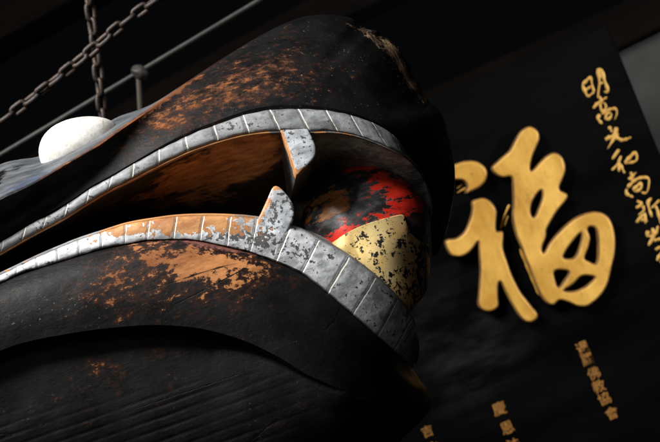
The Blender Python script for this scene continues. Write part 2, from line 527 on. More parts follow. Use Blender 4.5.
board_reflection()
M_plaster = simple('grey_plaster', (0.020, 0.022, 0.021), (0.030, 0.032, 0.030), 9, 0.9, 0.15, 60)
M_beam = simple('dark_roof_timber', (0.0006, 0.0004, 0.0003), (0.003, 0.0015, 0.0010), 18, 0.85, 0.5, 40, stretch=(0.2, 1, 1))
M_rail = simple('dull_grey_iron', (0.010, 0.009, 0.008), (0.026, 0.024, 0.020), 40, 0.6, 0.3, 120)
M_rust = simple('rusty_chain_iron', (0.005, 0.0045, 0.0045), (0.036, 0.018, 0.010), 75, 0.55, 0.5, 160, metal=0.2)
def sign_gold():
    T = NT('gilded_relief')
    n = T.noise(14, 7, 0.65, T.mapping(scale=(1, 1, 0.5)))
    gr = T.noise(50, 6, 0.7, T.mapping(scale=(1.4, 1, 0.25), rot=(0, 0.35, 0)))
    c = T.mix(T.step(n, .32, .68), (0.56, 0.29, 0.045), (0.78, 0.46, 0.095))
    c = T.mix(T.math('MULTIPLY', T.step(gr, .52, .72), .5), c, (0.30, 0.13, 0.022))
    c = T.mix(T.math('MULTIPLY', T.step(T.noise(160, 5, .7), .62, .7), .6), c, (0.10, 0.045, 0.012))
    nm = T.bump(gr, .35, .003)
    return T.done(c, T.lin(n, .3, .7, .38, .55), nm, metal=.3)


M_signgold = sign_gold()
M_signside = simple('shaded_gilding_sides', (0.10, 0.045, 0.010), (0.30, 0.15, 0.03), 40, 0.6, 0.3, 90)  # darker gold for the relief's sides: their shade put into the colour
M_textgold = simple('gilded_lettering', (0.50, 0.27, 0.05), (0.62, 0.36, 0.08), 30, 0.5, metal=0.2)
M_dimgold = simple('tarnished_lettering', (0.20, 0.085, 0.014), (0.33, 0.15, 0.026), 40, 0.6)

M_beam.node_tree.nodes['Principled BSDF'].inputs['Specular IOR Level'].default_value = 0.05
BD = 2.70
slab('wall', [(520, 100), (618.5, 53), (760, -16), (900, 420), (760, 520), (560, 420)], 2.90, 0.15, M_plaster,
     'bare grey plastered wall seen past the right edge of the black board', 'wall')
slab('roof_beam', [(380, 150), (619, 49), (760, -22), (745, -60), (610, 8), (365, 118)], 2.88, 0.18, M_beam,
     'dark timber beam above the grey wall and black board', 'beam')
slab('roof_beam', [(-60, 74), (82, -4), (128, -30), (60, -80), (-120, 10)], 2.9, 0.2, M_beam,
     'dark brown timber beam across the top left corner behind the chains', 'beam')
slab('roof_beam', [(-60, 262), (60, 190), (300, 40), (470, -40), (440, -75), (255, 28), (20, 160), (-85, 225)], 2.75, 0.2, M_beam,
     'dark brown timber beam just below the thin grey rail', 'beam')

sign = empty('sign_board', deep(*bpt(200, 520), BD),
             'black lacquered board with large raised gold character and gold brush writing', 'sign')
slab('panel', [bpt(0, 0), bpt(0, 520), bpt(400, 520), bpt(400, 0)], BD, 0.035, M_board, parent=sign)


def closed_catmull(pts, k=5):
    out = []
    K = len(pts)
    for i in range(K):
        p0, p1, p2, p3 = pts[i - 1], pts[i], pts[(i + 1) % K], pts[(i + 2) % K]
        for j in range(k):
            t = j / k
            out.append(tuple(0.5 * (2 * p1[d] + (p2[d] - p0[d]) * t + (2 * p0[d] - 5 * p1[d] + 4 * p2[d] - p3[d]) * t * t
                                    + (3 * p1[d] - p0[d] - 3 * p2[d] + p3[d]) * t ** 3) for d in (0, 1)))
    return out


BS = PX * BD / D0
BO = deep(530, 225, BD)


def relief(name, loops, ext, bev, mat, label=None):
    """raised character: filled outline, extruded and rounded, lying on the board"""
    cu = bpy.data.curves.new(name, 'CURVE'); cu.dimensions = '2D'; cu.fill_mode = 'BOTH'
    cu.extrude = ext; cu.bevel_depth = bev; cu.bevel_resolution = 3; cu.offset = -bev * 1.05
    for lp in loops:
        pts = closed_catmull(lp, 4)
        s = cu.splines.new('POLY'); s.points.add(len(pts) - 1); s.use_cyclic_u = True
        for p, (x, y) in zip(s.points, pts): p.co = ((x - 530) * BS, -(y - 225) * BS, 0, 1)
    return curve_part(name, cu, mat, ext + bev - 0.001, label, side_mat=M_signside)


def curve_part(name, cu, mat, lift, label=None, xf=None, side_mat=None):
    t = bpy.data.objects.new('tmp', cu); COL.objects.link(t)
    dg = bpy.context.evaluated_depsgraph_get(); dg.update()
    me = bpy.data.meshes.new_from_object(t.evaluated_get(dg))
    bpy.data.objects.remove(t); bpy.data.curves.remove(cu)
    fr = Matrix.Identity(4)
    o = BO - fwd * lift - sign.location
    for i in range(3): fr[i][0], fr[i][1], fr[i][2], fr[i][3] = rt[i], up[i], -fwd[i], o[i]
    if xf: fr = fr @ xf
    me.transform(fr)
    me.name = name
    me.materials.clear(); me.materials.append(mat)
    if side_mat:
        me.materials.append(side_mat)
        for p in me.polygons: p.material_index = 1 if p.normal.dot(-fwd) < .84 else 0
    for p in me.polygons: p.use_smooth = True
    me.set_sharp_from_angle(angle=R(40))
    ob = bpy.data.objects.new(name, me); COL.objects.link(ob); ob.parent = sign
    if label: ob['label'] = label
    return ob


DOT = [(440, 176), (446, 168), (455, 164), (463, 161.5), (472, 161), (480, 164), (486, 171), (485, 180), (479, 187), (470, 192), (464, 193.5), (466, 187), (462, 181), (453, 180)]
LEFT = [(444, 243), (447, 239), (455, 238), (463, 232), (468, 222), (471, 210), (471, 202), (476, 199), (484, 198.5), (491, 203), (495.5, 211), (495, 222),
        (495.5, 231), (502, 232), (502, 248), (506, 261), (511, 275), (520, 292), (530, 305), (536, 313), (535, 318.5), (528, 322), (520, 318),
        (512, 306), (505, 293), (499.5, 282), (497, 285), (497, 297), (497, 306), (490, 311), (482, 310), (477, 304), (478, 290), (479, 270), (478, 252), (477, 242), (473, 247), (466, 254), (457, 257), (449, 254)]
RIGHT = [(490.5, 168), (498, 160), (508, 151), (514, 140), (520, 131), (528, 127), (536, 131), (538, 139), (535, 147), (531, 157), (529, 167), (530.5, 171),
         (538, 163), (546, 155.5), (554, 153), (561, 158), (564, 168), (562, 177), (559, 184), (558.5, 190), (566, 195), (563, 202), (555, 212), (549, 222), (545, 230), (544.5, 237),
         (541, 246), (541, 251), (543, 252), (548, 243), (558, 231), (572, 219), (585, 213), (598, 212), (608, 219), (613, 235), (613, 252), (609, 270), (605, 285), (597, 297), (586, 305.5),
         (576, 306), (567, 302), (558, 300), (552, 304.5), (546, 303), (540, 296), (535, 286), (530, 272), (524, 258), (520, 247), (515, 235), (511.5, 220), (512, 206), (512, 194), (511, 180), (508, 177), (502, 178), (495, 175)]
H0 = [(538.5, 191), (541, 195), (538, 206), (533, 217), (529.5, 213), (531, 202)]
H1 = [(579, 233), (578.5, 244), (573, 257), (564, 258), (562, 255), (569, 244)]
H2 = [(588, 227), (594, 229), (596, 241), (596, 257), (594, 263.5), (586, 260.5), (583, 257), (587, 246), (588.5, 237), (586, 230)]
H3 = [(553, 271), (561, 270), (567, 272), (563, 280), (557, 286.5), (553.5, 279)]
H4 = [(580, 276), (592, 276.5), (590, 281), (582, 287), (573, 290.5), (563, 290), (571, 284)]
relief('character_stroke', [DOT], 0.007, 0.0045, M_signgold)
relief('character_stroke', [LEFT], 0.007, 0.0045, M_signgold)
relief('character_stroke', [RIGHT, H0, H1, H2, H3, H4], 0.007, 0.0045, M_signgold)


def brush(name, strokes, rad, mat, flat=0.3):
    cu = bpy.data.curves.new(name, 'CURVE'); cu.dimensions = '3D'; cu.bevel_depth = 1.0; cu.bevel_resolution = 2; cu.use_fill_caps = True
    for st in strokes:
        ws = 1.0
        if isinstance(st[-1], (int, float)): ws = st[-1]; st = st[:-1]
        pts = catmull([(*p, ) for p in st], max(6, 4 * len(st)))
        s = cu.splines.new('POLY'); s.points.add(len(pts) - 1)
        n = len(pts)
        for i, (p, (x, y)) in enumerate(zip(s.points, pts)):
            t = i / (n - 1)
            p.co = ((x - 530) * BS, -(y - 225) * BS, 0, 1)
            prof = 0.95 - 0.5 * t ** 1.6 + 0.28 * math.sin(5.5 * t + x) - (0.3 if i in (0, n - 1) else 0)
            p.radius = rad * BS * ws * prof
    return curve_part(name, cu, mat, 0.0, xf=Matrix.Diagonal((1, 1, flat, 1)))


CH0 = [[(466, 188), (461, 190.5), (457, 193), .9], [(463, 184), (457, 188.5), .7], [(509.5, 205), (504, 217), (500.5, 229), .9], [(508, 216), (504.5, 226), .6], [(520, 249), (529, 272), (539, 296), .9]]
for st in CH0: brush('character_stroke', [st], 1.3, M_signgold)
CH = [
    [[(582.5, 85), (586, 81), (590.5, 77.5), (592, 84), (594, 92)], [(582.5, 85), (585, 91), (588, 96), (594, 92)], [(585.5, 90), (592, 85.5), 0.8],
     [(598, 71), (599.5, 82), (598.5, 91), (598, 98)], [(597.5, 71.5), (601, 69.5), (604, 79), (608, 91), (604, 91.5), 1.15], [(598.5, 77.5), (603, 75.5), 0.8], [(599, 84), (604, 82), 0.8]],
    [[(593.5, 108), (598, 103), (607, 97)], [(599.5, 96.5), (602, 101)], [(600, 104), (602, 111), (606, 107.5), (604, 102.5), (600, 104), 0.9],
     [(600, 114.5), (598, 118.5), (602.5, 124), 1.1], [(602, 114), (608, 110), (615, 108.5), (617, 113), (614.5, 120)], [(605, 117.5), (608, 119.5), (611.5, 115), (608.5, 112.5), (605, 117.5), 0.85]],
    [[(609, 126.5), (612, 132)], [(616.5, 127.5), (614, 138), (607.5, 149), 1.1], [(605.5, 139.5), (610, 137), (618.5, 134), 1.25], [(615, 136), (622, 140), (631, 137.2), 1.2]],
    [[(619, 149.5), (612.5, 159)], [(621, 156), (618, 163.5), (612, 170)], [(619, 159), (619, 171.5)], [(619.5, 163), (624.5, 173)], [(625, 162.5), (630, 157), (635.5, 152.5), (636.2, 160.5), (625, 163.5), 1.1]],
    [[(631, 172), (632, 181)], [(629, 179.5), (636, 172.5)], [(627.5, 187.5), (637, 179), (648, 178), (648.6, 187), (646, 193), (641, 192)],
     [(626.5, 189), (627, 194), (633.5, 197.2), 1.1], [(633, 190), (637, 186), (640.5, 183.5), (641, 188), (636, 191.5), (633, 190), 1.05]],
    [[(637, 201), (641.5, 204), (636, 208)], [(642.5, 206), (644, 210), (638.5, 215)], [(645.5, 213), (641, 217), (636.5, 222.5)], [(645, 213), (645.5, 224)], [(641, 219.5), (648, 221)],
     [(651.5, 198), (648, 203.5), (652, 217.5)], [(659.5, 200), (651, 208.5)], [(655.5, 206), (658, 212), (660.5, 224)]],
    [[(652.5, 228), (653.5, 236), (648.5, 245.5), 1.1], [(648, 231), (647.5, 236), (652, 235.5)], [(658, 226), (656, 234.5)], [(654, 240.5), (660, 239), (666, 240)], [(655.5, 249.5), (663, 245.5)], [(657, 260.5), (661, 252)],
     [(664, 226), (670, 236), 1.0], [(660, 262), (672, 258)]],
]
for strokes in CH: brush('character', strokes, 1.55, M_textgold)


def tiny(txt, x, y, size, mat=M_dimgold):
    cu = bpy.data.curves.new('character', 'FONT'); cu.body = txt; cu.size = 1; cu.extrude = 0.02; cu.offset = 0.006
    cu.align_x = 'CENTER'; cu.align_y = 'CENTER'
    a = -math.atan2(-AY, -AX)
    xf = Matrix.Translation(((x - 530) * BS, -(y - 225) * BS, 0)) @ Matrix.Rotation(a + R(random.uniform(-3, 3)), 4, 'Z') @ Matrix.Diagonal((size * BS, size * BS, size * BS, 1)) @ Matrix.Shear('XY', 4, (0.0, 0.0))
    curve_part('character', cu, mat, 0.001, xf=xf)


for ch, x, y in (('暹', 582.5, 348.5), ('羅', 587.5, 360), ('佛', 594, 374), ('教', 599, 387), ('協', 604.5, 399.5), ('會', 612, 414)): tiny(ch, x, y, 13.2)
for ch, x, y in (('慶', 499.5, 409.5), ('恩', 507.5, 428.5), ('法', 514, 446)): tiny(ch, x, y, 14)
for ch, x, y in (('吉', 427.5, 432), ('立', 434, 448)): tiny(ch, x, y, 12)

# ------------------------------------------------------------------ rail with its joint and hanger
def tube(bm, a, b, r, seg=14):
    d = (b - a).normalized(); q = d.to_track_quat('Z', 'Y').to_matrix()
    A = [bm.verts.new(a + q @ Vector((math.cos(2 * math.pi * i / seg) * r, math.sin(2 * math.pi * i / seg) * r, 0))) for i in range(seg)]
    B = [bm.verts.new(b + q @ Vector((math.cos(2 * math.pi * i / seg) * r, math.sin(2 * math.pi * i / seg) * r, 0))) for i in range(seg)]
    for i in range(seg):
        j = (i + 1) % seg
        bm.faces.new((A[i], A[j], B[j], B[i]))
    bm.faces.new(A[::-1]); bm.faces.new(B)


RD = 2.35
RS = PX * RD / D0
rail = empty('iron_rail', deep(139, 72, RD), 'thin dull grey iron rail with round joint running behind the chains', 'rail')
bm = bmesh.new(); tube(bm, deep(-60, 191, RD) - rail.location, deep(420, -96, RD) - rail.location, 2.6 * RS)
link_bm('rod', bm, M_rail, rail, sharp=40)
bm = bmesh.new(); bmesh.ops.create_uvsphere(bm, u_segments=20, v_segments=12, radius=8.2 * RS)
for v in bm.verts: v.co = v.co + v.co.normalized() * .004 * mnoise.fractal(v.co * 60, 1, 2, 3)
link_bm('joint', bm, M_rail, rail)
bm = bmesh.new(); tube(bm, deep(138, 70, RD) - rail.location, deep(142, 150, RD) - rail.location, 2.5 * RS)
link_bm('hanger', bm, simple('brown_hanger_iron', (0.022, 0.018, 0.013), (0.045, 0.034, 0.023), 40, 0.65), rail, sharp=40)

# ------------------------------------------------------------------ chains
def link_mesh(L, W, r):
    """an oval chain link lying in local XY, long axis X"""
    bm = bmesh.new()
    path = []
    n = 20
    for i in range(n):
        a = 2 * math.pi * i / n
        x, y = math.cos(a) * (W / 2 - r), math.sin(a) * (W / 2 - r)
        x += (L - W) / 2 * (1 if math.cos(a) > 1e-6 else (-1 if math.cos(a) < -1e-6 else 0))
        path.append(Vector((x, y, 0)))
    rings = []
    seg = 10
    for i, p in enumerate(path):
        t = (path[(i + 1) % n] - path[i - 1]).normalized(); o = Vector((t.y, -t.x, 0)); z = Vector((0, 0, 1))
        rings.append([bm.verts.new(p + (o * math.cos(2 * math.pi * k / seg) + z * math.sin(2 * math.pi * k / seg)) * r) for k in range(seg)])
    for i in range(n):
        A, B = rings[i], rings[(i + 1) % n]
        for k in range(seg):
            j = (k + 1) % seg
            bm.faces.new((A[k], A[j], B[j], B[k]))
    bmesh.ops.recalc_face_normals(bm, faces=bm.faces)
    me = bpy.data.meshes.new('link'); bm.to_mesh(me); bm.free()
    for p in me.polygons: p.use_smooth = True
    me.materials.append(M_rust)
    return me


def chain(pts, depth, pitch, L, W, r, label, spin=35):
    s = PX * depth / D0
    me = link_mesh(L * s, W * s, r * s)
    path = catmull(pts, 200)
    tot = sum(math.hypot(a[0] - b[0], a[1] - b[1]) for a, b in zip(path, path[1:]))
    n = int(tot / pitch)
    cs = catmull(pts, n + 1)
    root = empty('chain', deep(*cs[0], depth), label, 'chain')
    for i in range(n):
        a, b = deep(*cs[i], depth), deep(*cs[i + 1], depth)
        x = (b - a).normalized(); z = (-fwd - x * (-fwd).dot(x)).normalized(); y = z.cross(x)
        ang = R(spin + (90 if i % 2 else 0) + random.uniform(-24, 24))
        y2 = y * math.cos(ang) + z * math.sin(ang); z2 = x.cross(y2)
        m = Matrix.Identity(4)
        c = (a + b) / 2 - root.location
        for k in range(3): m[k][0], m[k][1], m[k][2], m[k][3] = x[k], y2[k], z2[k], c[k]
        o = bpy.data.objects.new('link', me); COL.objects.link(o); o.parent = root; o.matrix_local = m
    return root


chain([(-40, 146), (0, 122), (40, 92), (85, 56), (120, 26), (150, 4), (185, -20)], 1.92, 15.2, 21.5, 13.5, 2.7,
      'rusty chain slanting up from the left edge, in front of the upright chain', 30)
chain([(80, -40), (88, -5), (93, 30), (98, 70), (103, 122), (107, 140)], 2.0, 14.5, 21, 13, 2.6,
      'rusty chain hanging almost upright behind the white eye', 60)

# ------------------------------------------------------------------ THE FISH
fish = empty('wooden_fish', BASE, 'huge carved wooden fish head in worn black lacquer with silver lips', 'fish carving')

# --- lip bands: matching points at the ruled lines (top edge, bottom edge, distance from the median plane)
UP = [((-150, 318), (-152, 333), .146), ((-128, 307), (-130, 321), .146), ((-106, 296), (-108, 309), .146), ((-84, 285), (-86, 298), .146), ((-62, 274), (-64, 287), .146), ((-40, 263), (-42, 275), .146), ((-18, 252), (-20, 263), .146),
      ((4, 240), (1, 252), .146), ((26, 227), (22, 240), .147), ((47, 216), (43, 228.5), .148), ((68, 204), (64, 217.5), .149), ((90, 189), (86, 203.5), .150), ((112, 177), (108, 190.5), .151), ((134, 164), (132, 178.5), .152),
      ((159, 150), (159, 164.5), .153), ((185, 137), (188, 151), .154), ((214, 125.5), (218, 140.5), .154), ((243, 115.5), (249, 133), .154), ((270, 110), (280, 130.5), .153), ((298, 109), (310, 131), .151), ((326, 110.5), (338, 131.5), .147),
      ((351, 115), (363, 137), .141), ((372, 122.5), (388, 147.5), .131), ((392, 134), (404, 155.5), .114), ((408, 151), (415, 166), .090), ((417, 164), (421.5, 175), .064), ((424.5, 180), (426.5, 186), .036), ((430, 203), (430.5, 206), .012), ((431, 232), (431, 234), 0.0)]
LO = [((-150, 352), (-150, 360), .150), ((-128, 340), (-128, 348), .150), ((-106, 329), (-106, 337), .150), ((-84, 318), (-84, 326), .150), ((-62, 307), (-62, 315), .150), ((-42, 297), (-42, 305), .150), ((-22, 286), (-22, 294), .150),
      ((-2, 276), (-2, 284), .150), ((17, 267), (17, 275), .151), ((37, 257.5), (38, 268), .152), ((58, 248.5), (59, 262), .153), ((79, 240), (80, 255.5), .154), ((102, 232.5), (102, 249), .155), ((126, 225), (125, 244.5), .156), ((150, 220.5), (147, 240.5), .157),
      ((177, 217), (173.5, 239.5), .158), ((204, 216), (200, 241), .158), ((231, 216.5), (227, 247), .157), ((258, 219), (250.5, 252.5), .156), ((291, 226), (276, 262), .154), ((319, 240.5), (302, 273.5), .150), ((349, 257.5), (328, 293), .143),
      ((376, 278), (353, 315), .131), ((398, 300), (378, 337), .112), ((412, 320), (394, 351), .086), ((417.5, 338), (405, 360.5), .058), ((418, 350), (410, 366.5), .030), ((415, 361), (412.5, 369), .0)]

SUB = 8


def band(tab):
    n = (len(tab) - 1) * SUB
    top = [(*a, w_) for a, b, w_ in tab]; bot = [(*b, w_) for a, b, w_ in tab]
    us = [i / SUB for i in range(n + 1)]
    return us, [catu(top, u) for u in us], [catu(bot, u) for u in us]


uu, UT, UB = band(UP)
ul, LT, LB = band(LO)


def lerp3(a, b, f, w_=None):
    return (a[0] + (b[0] - a[0]) * f, a[1] + (b[1] - a[1]) * f, (a[2] + (b[2] - a[2]) * f) if w_ is None else w_)


def wob(i, k, amp):
    return amp * (mnoise.noise(Vector((i * 0.31, k * 3.7, 1.3))))


def lip(name, outer, inner, us, mat, attrs, crown=0.0018, lipturn=3.4, turnw=0.010):
    """outer edge (against the skin) to inner edge (at the mouth), then a worn rim turning into the mouth"""
    rows = []; tvs = []
    n = len(us)
    taper = [min(1, (n - 1 - i) / 20) for i in range(n)]
    def row(f, dw, tv):
        r = []
        for i in range(n):
            p = lerp3(outer[i], inner[i], f)
            r.append((p[0] + wob(i, tv, .5), p[1] + wob(i, tv + 9, .8), max(0, p[2] + dw * taper[i])))
        rows.append(r); tvs.append(tv)
    row(0.0, -0.030, -0.3)
    row(0.0, -0.004, -0.02)
    row(0.04, -0.0005, 0.02)
    for f in (.15, .3, .5, .7, .85): row(f, crown * (1 - (2 * f - 1) ** 2), f)
    row(0.95, 0.0, 0.97)
    row(1.0, -0.0015, 1.0)
    # the rim
    def rim(k, dw, tv):
        r = []
        for i in range(n):
            o, q = outer[i], inner[i]
            dx, dy = q[0] - o[0], q[1] - o[1]; l = max(math.hypot(dx, dy), 1e-3)
            kk = k * taper[i]
            r.append((q[0] + dx / l * kk, q[1] + dy / l * kk, max(0, q[2] + dw * taper[i])))
        rows.append(r); tvs.append(tv)
    rim(lipturn * 0.55, -0.0012, 1.08)
    rim(lipturn, -0.0036, 1.15)
    rim(lipturn + .4, -turnw, 1.25)
    rim(lipturn, -0.035, 1.5)
    return grid_obj(name, rows, mat, fish, attrs, True, lambda ri, ci: (us[ci], tvs[ri]), sharp=45)


def up_wear(px, py):
    return -0.55 + gz(px, py, [(240, 124, 60, 14, 12, .28)])


# wear along the rim is by row, so build attributes from distance to the edges as well
def edge_amt(px, py, line):
    return min(math.hypot(px - p[0], py - p[1]) for p in line)


UBs = UB[::4]; LTs = LT[::4]; UTs = UT[::4]; LBs = LB[::4]


def rim_up(px, py):
    return 1.6 if px < 272 else (-.3 if px < 311 else (1.2 if px < 350 else max(0, 1.1 - (px - 350) / 40)))


lip('upper_lip', UT, UB, uu, M_uplip, {'wear': up_wear, 'rim': rim_up, 'grime_shade': lambda x, y: -.1 + gz(x, y, [(245, 122, 60, 14, 12, .40), (60, 210, 120, 20, 30, .42), (330, 122, 60, 14, 0, .15)]) + (.1 if x > 350 else 0), 'lineamt': lambda x, y: 1.0 if x > 5 else .5, 'whole': lambda x, y: .25})  # grime, with the left part also darkened against the strong key light


def lw(px, py):
    top = edge_amt(px, py, LTs)
    a = gz(px, py, [(165, 226, 44, 16, 6, 1.55), (225, 224, 36, 12, -8, 1.25), (262, 228, 18, 16, 0, .5), (92, 243, 14, 6, 25, .75), (115, 233, 18, 8, 20, .8)])
    a -= 0.55 * max(0, 1 - edge_amt(px, py, LBs) / 7) * (1 if px < 270 else 0)
    a += max(0, 1 - top / 3) * (0.55 if px < 300 else .25)
    return -0.5 + a


lip('lower_lip', LB, LT, ul, M_lolip, {'wear': lw, 'rim': lambda x, y: .5 if x < 255 else -.2,
    'grime_shade': lambda x, y: -.05 + gz(x, y, [(60, 256, 60, 14, 20, .30), (248, 238, 46, 20, -15, .62), (300, 250, 34, 20, -30, .34), (365, 295, 40, 30, -40, .2), (405, 330, 26, 30, 0, .28), (215, 230, 40, 10, 0, .25)]), 'lineamt': lambda x, y: 1.0 if x > 268 else .85, 'whole': lambda x, y: .8 if x > 268 else 0.0}, lipturn=2.2)  # grime, plus painted shade at the right end where the lip turns from light

# --- the mouth: roof and floor running in to a throat on the median plane
def mouth_target(p, q):
    """inner meeting line, hidden below the lower lip on the left and behind the ball in front"""
    f = min(1, max(0, (p[0] - 255) / 75)); f = f * f * (3 - 2 * f)
    a = (q[0], q[1] + 5, 0.0); b = (352, 224, 0.0)
    return lerp3(a, b, f), f


# lower lip's inner edge as a function of fraction along the upper one (matched by pixel column)
def lo_at(px):
    best = None
    for a, b in zip(LT, LT[1:]):
        if a[0] <= px <= b[0]:
            t = (px - a[0]) / max(b[0] - a[0], 1e-6); return lerp3(a, b, t)
    return LT[0] if px < LT[0][0] else (412, 320, .08)


n = len(uu)
roof = [[] for _ in range(7)]
for i in range(n):
    p = UB[i]; q = lo_at(p[0]); tgt, f = mouth_target(p, q)
    w0 = p[2]
    ks = [(-0.02, w0 * 0.985), (0.05, None), (.16, None), (.34, None), (.58, None), (.82, None), (1, None)]
    wl = [0.985, .90, .80, .62, .40, .16, 0.0]
    wf = [0.985, .88, .72, .36, .08, 0.0, 0.0]
    for k in range(7):
        ww = w0 * (wl[k] * (1 - f) + wf[k] * f)
        a = lerp3(p, tgt, ks[k][0], ww)
        roof[k].append((a[0] + (0 if k == 0 else 0), a[1], a[2]))
roof = rowspline(roof, [2, 3, 4, 4, 4, 3])
grid_obj('mouth_roof', roof, M_mouth, fish, {
    'wear': lambda x, y: gz(x, y, [(225, 162, 70, 28, 18, 1.05), (258, 152, 26, 26, 0, .45), (160, 190, 50, 14, 25, .35), (230, 200, 40, 12, 0, .15)]) - .05,
    'grey': lambda x, y: min(1, max(0, (x - 292) / 22))}, jitter=0.002)
nl = len(ul)
floor_ = [[] for _ in range(4)]
for i in range(nl):
    p = LT[i]
    f = min(1, max(0, (p[0] - 255) / 75)); f = f * f * (3 - 2 * f)
    tgt = lerp3((p[0], p[1] + 5, 0), (352, 224, 0.0), f)
    for k, (t, wf) in enumerate(((-.02, .985), (.3, .6), (.65, .25), (1, 0))):
        g_ = lerp3(p, tgt, t, p[2] * wf)
        floor_[k].append((g_[0], g_[1] + (6 if k in (1, 2) else 0) * f, g_[2]))
grid_obj('mouth_floor', floor_, M_mouth, fish, {'wear': lambda x, y: .0, 'grey': lambda x, y: min(1, max(0, (x - 292) / 22))})


# --- the two fangs that close the mouth corner
def fang(name, loop, wtop, depth, attrs, rnd=1.6):
    pts = closed_catmull(loop, 3)
    cx = sum(p[0] for p in pts) / len(pts); cy = sum(p[1] for p in pts) / len(pts)
    bm = bmesh.new()
    lay = {k: bm.verts.layers.float.new(k) for k in attrs}
    lay2 = bm.verts.layers.float.new('tv')
    def ring(inset, w_, inner=False, drift=0.0):
        out = []
        for (x, y) in pts:
            dx, dy = cx - x, cy - y; l = math.hypot(dx, dy)
            X, Y = x + dx / l * inset, y + dy / l * inset
            ow = w_ if not callable(w_) else w_(X, Y)
            v = bm.verts.new(flank(X, Y, ow) - BASE)
            for k, f in attrs.items(): v[lay[k]] = f(x + dx / l * inset * 2.2, y + dy / l * inset * 2.2, inset, inner)
            out.append(v)
        return out
    W = wtop
    rings = []
    for ins, dw in ((9, 0.0006), (6, 0.0005), (3.0, 0.0003), (1.0, 0.0), (.3, -.0007), (0, -.002)):
        rings.append(ring(ins, lambda x, y, d=dw: W(x, y) + d))
    # sides go straight back along the flank normal
    for f in (.15, .5, 1.0):
        r0 = rings[5]; vs = []
        for v, (x, y) in zip(r0, pts):
            nv = bm.verts.new(v.co - nf * depth * f)
            for k, g in attrs.items(): nv[lay[k]] = g(x, y, 0, True)
            vs.append(nv)
        rings.append(vs)
    m = len(pts)
    for A, B in zip(rings, rings[1:]):
        for i in range(m):
            j = (i + 1) % m
            bm.faces.new((A[i], A[j], B[j], B[i]))
    bm.faces.new(rings[0]); bm.faces.new(rings[-1][::-1])
    bmesh.ops.recalc_face_normals(bm, faces=bm.faces)
    return link_bm(name, bm, M_fang, fish, sharp=50)


def wband(tab):
    def f(x, y):
        best = sorted(tab, key=lambda t: (t[0] - x) ** 2 + (t[1] - y) ** 2)[0]
        return best[2] + 0.0015
    return f


fang('upper_fang', [(279.5, 127), (281, 133), (285, 143), (290, 156), (293.5, 167), (296, 176), (303, 170), (311, 162), (315.5, 155), (315.8, 147), (313, 139), (309, 131), (306, 125), (298, 121), (286, 121)],
     lambda x, y: .1527 - .0022 * min(1, max(0, (131 - y) / 4)), 0.11,
     {'wear': lambda x, y, s, inn: (.15 if inn else -.45) + (0 if inn else gz(x, y, [(285.5, 146, 5.6, 24, 18, 2.2), (297, 170, 10, 7, 30, 2.2)])),
      'grime_shade': lambda x, y, s, inn: 1.6 if inn else .25})
fang('lower_fang', [(257.5, 221), (261, 213), (265.5, 203), (269.5, 194), (272.5, 188), (276, 186), (281, 188.5), (288, 196), (293.2, 204), (294.4, 212), (292.5, 222), (288, 231), (282, 238), (268, 240), (258, 232)],
     lambda x, y: .1575 - .0022 * min(1, max(0, (y - 222) / 6)), 0.11,
     {'wear': lambda x, y, s, inn: (.25 if inn else -.35) + (0 if inn else gz(x, y, [(267, 207, 8.0, 24, -25, 1.25), (277, 188, 7, 5, 0, 1.0), (262, 226, 8, 8, 0, .5)])),
      'grime_shade': lambda x, y, s, inn: 1.0 if inn else .35})

# --- upper head
NU = 240
Rr = [(-150, 289, .172), (-80, 250, .172), (-40, 226, .172), (0, 199.5, .171), (20, 190, .170), (40, 179.5, .168), (75, 158.5, .163), (100, 144, .156), (120, 130, .146), (150, 109.5, .128), (180, 89, .108), (200, 74.5, .097), (222, 59.5, .086), (245, 45, .075), (270, 31, .065), (295, 20, .057),
      (312, 15.8, .052), (328, 15, .048), (343, 16.5, .045), (354, 19.5, .042), (359, 25, .040), (366, 29, .038), (374, 30, .036), (378, 32.5, .034), (386, 38, .032), (393, 43, .030), (398, 47.5, .028), (404, 57, .026), (409, 66, .024), (414, 77, .022), (420, 87, .020), (424, 96, .019), (431, 104, .018),
      (439, 111, .017), (444.5, 121, .016), (448, 134, .015), (452, 150, .014), (454.5, 168, .013), (454.5, 188, .012), (451, 210, .010), (446, 232, .007), (438, 252, .0), (432.5, 256, .0)]
Tt = [(-150, 250, .0), (-80, 211, .0), (-40, 185, .0), (0, 164.5, .0), (20, 159.5, .0), (40, 156, .0), (75, 141, .0), (100, 127, .0), (120, 116, .0), (150, 105, .01), (180, 86.5, .02), (200, 73, .02), (222, 58.6, .02), (245, 44.4, .02), (270, 30.5, .02), (295, 19.6, .015),
      (312, 15.5, .012), (328, 14.7, .01), (343, 16.2, .01), (354, 19.3, .01), (359, 25, .01), (366, 29, .01), (374, 30, .01), (378, 32.5, .01), (386, 38, .008), (393, 43, .008), (398, 47.5, .008), (404, 57, .006), (409, 66, .006), (414, 77, .005), (420, 87, .005), (424, 96, .005), (431, 104, .004),
      (439, 111, .004), (444.7, 121, .003), (448.2, 134, .003), (452.2, 150, .002), (454.7, 168, .002), (454.7, 188, .001), (451.2, 210, .0), (446.2, 232, .0), (438, 252.2, .0), (432.5, 256.2, .0)]
KR = len(Rr)
# common parameter: piecewise, so that the lip and the ridge correspond column by column
uR = [(KR - 1) * i / (NU - 1) for i in range(NU)]
rR = [catu(Rr, u) for u in uR]; rT = [catu(Tt, u) for u in uR]
utop = catmull([(p[0], p[1], p[2]) for p in UT], NU)
